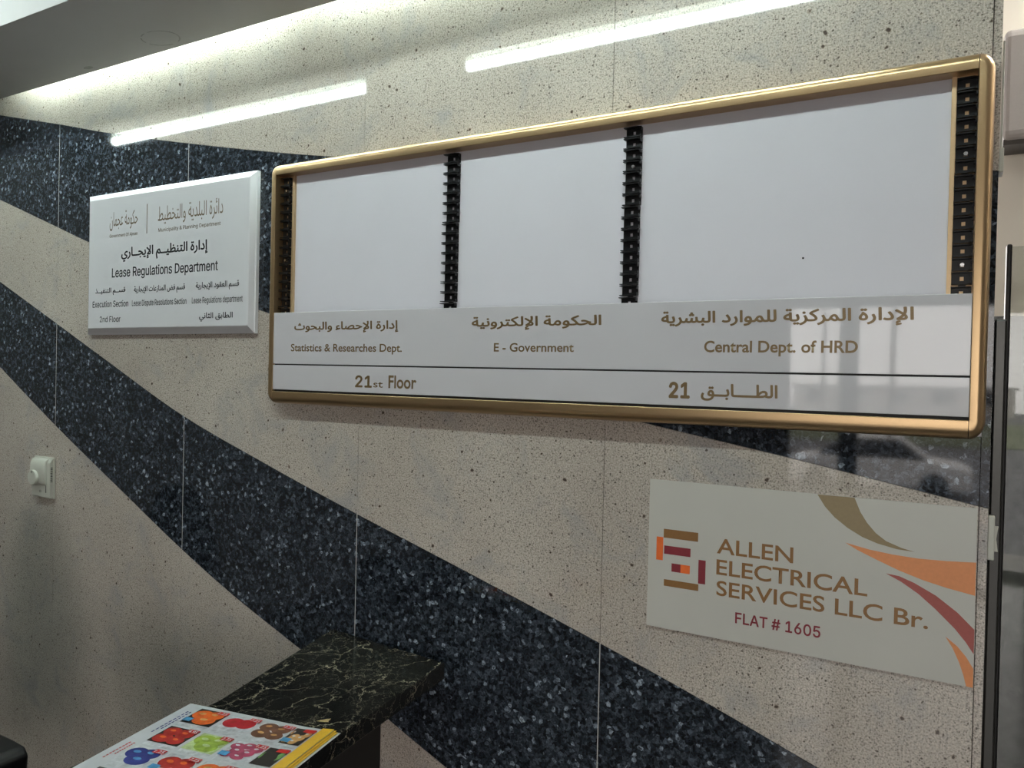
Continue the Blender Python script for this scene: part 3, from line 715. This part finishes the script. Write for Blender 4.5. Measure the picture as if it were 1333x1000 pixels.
# switch on the return face, seen edge-on
sw = thing('rocker_switch', 'white rocker switch plate seen edge-on at the right end of the wall', 'switch', (.0562, .012, 1.238))
obj('switch_plate', B(.0, .009, -.006, .05, 0, .066), THERM, sw, bevel=.0015)
bm = bmesh.new(); a = [(.009, .012), (.0138, .012), (.0115, .031), (.0138, .050), (.009, .050)]
f1 = [bm.verts.new((x, .004, z)) for x, z in a]; f2 = [bm.verts.new((x, .04, z)) for x, z in a]
bm.faces.new(f1); bm.faces.new(f2[::-1])
for i in range(5): bm.faces.new((f1[i], f2[i], f2[(i+1)%5], f1[(i+1)%5]))
obj('rocker', bm, THERM, sw)
# small white cable box higher on the same face
cb = thing('cable_cover', 'short white cable cover on the wall end beside the gold frame', 'cable cover', (.0562, .01, 1.818))
obj('cover_body', B(.0, .0062, -.004, .03, 0, .036), THERM, cb, bevel=.001)
bm = bmesh.new(); tube(bm, (.003, .012, .036), (.003, .012, .20), .0016, 8); obj('cable', bm, THERM, cb)

# ------------------------------------------------------------------ street outside (seen as reflections)
GZ = -1.3
struct('ground_street', B(-60, 60, -90, -6.2, GZ-.1, GZ), mat('asphalt', (.13,.13,.14), .8, grain=.2, gscale=3))
struct('trim_3', B(-3, 6, -6.2, -5.2, GZ, -.02), mat('kerb_stone', (.35,.34,.32), .8, grain=.1))
tag(obj('grass_verge', B(-60, 60, -62, -38, GZ, GZ+.05), mat('grass_green', (.13,.15,.08), .9, grain=.3, gscale=2)), 'green grass verge across the street, mirrored in the wall', 'grass')['kind'] = 'stuff'
car = thing('white_car', 'white car parked on the street, mirrored in the dark granite', 'car', (-1.6, -20.6, GZ))
WCAR = mat('white_car_paint', (.75,.75,.75), .2, grain=.01, coat=.6); CGL = mat('car_glass', (.02,.025,.03), .05, grain=.1); RUB = mat('rubber', (.02,.02,.02), .8, grain=.1)
def sidepr(bm, pts, y0, y1):
    prism_y(bm, pts, y0, y1)
bm = bmesh.new(); sidepr(bm, [(-2.1,.25),(-2.1,.75),(-1.9,.85),(-1.2,.92),(1.2,.92),(1.9,.82),(2.15,.7),(2.15,.25)], -.85, .85); obj('body', bm, WCAR, car, bevel=.06, segs=3)
bm = bmesh.new(); sidepr(bm, [(-1.35,.9),(-.8,1.38),(.6,1.40),(1.25,.9)], -.72, .72); obj('window_band', bm, CGL, car, bevel=.04)
bm = bmesh.new(); sidepr(bm, [(-.82,1.38),(-.75,1.43),(.55,1.45),(.62,1.40)], -.72, .72); obj('roof', bm, WCAR, car, bevel=.02)
for x in (-1.3, 1.35):
    for y in (-.86, .70):
        bm = bmesh.new(); tube(bm, (x, y, .32), (x, y+.16, .32), .32, 24); obj('wheel', bm, RUB, car, smooth=40)
for k, (x, y, s_) in enumerate(((-1.75, -28, 1.0), (-9, -66, 1.5), (7, -66, 1.4))):
    t = thing('street_tree', ['slim street tree behind the white car, mirrored only', 'broad street tree far left across the grass, mirrored only', 'broad street tree far right across the grass, mirrored only'][k], 'tree', (x, y, GZ), 'street trees')
    bm = bmesh.new(); tube(bm, (0,0,0), (.1,0,6.6*s_), .09*s_, 10); obj('trunk', bm, mat('bark', (.08,.06,.045), .9, grain=.3), t)
    bm = bmesh.new()
    for q in range(14):
        v = bmesh.ops.create_icosphere(bm, subdivisions=1, radius=rnd.uniform(.5,.9)*s_)['verts']
        bmesh.ops.translate(bm, verts=v, vec=(rnd.uniform(-1.2,1.2)*s_, rnd.uniform(-1,1)*s_, (8.0+rnd.uniform(-.4,1.6))*s_))
    obj('crown', bm, mat('foliage', (.05,.10,.03), .9, grain=.4, gscale=5), t)
for k, (x, w_, h_) in enumerate(((-24, 16, 3.2), (-4, 18, 2.4), (18, 20, 3.6))):
    t = thing('low_building', ['wide low pale building far left across the street, mirrored only', 'lowest of the pale buildings, far across the street in the middle, mirrored only', 'tallest pale building far right across the street, mirrored only'][k], 'building', (x, -80, GZ), 'far low buildings')
    obj('wall', B(-w_/2, w_/2, -3, 3, 0, h_), mat('pale_render', (.5,.47,.43), .8, grain=.05), t)
    obj('roof', B(-w_/2-.3, w_/2+.3, -3.3, 3.3, h_, h_+.2), mat('kerb_stone', K), t)
    for q in range(5): obj('window', B(-w_/2+1+q*w_/5, -w_/2+2.6+q*w_/5, 2.98, 3.05, 1.0, 2.1), CGL, t)
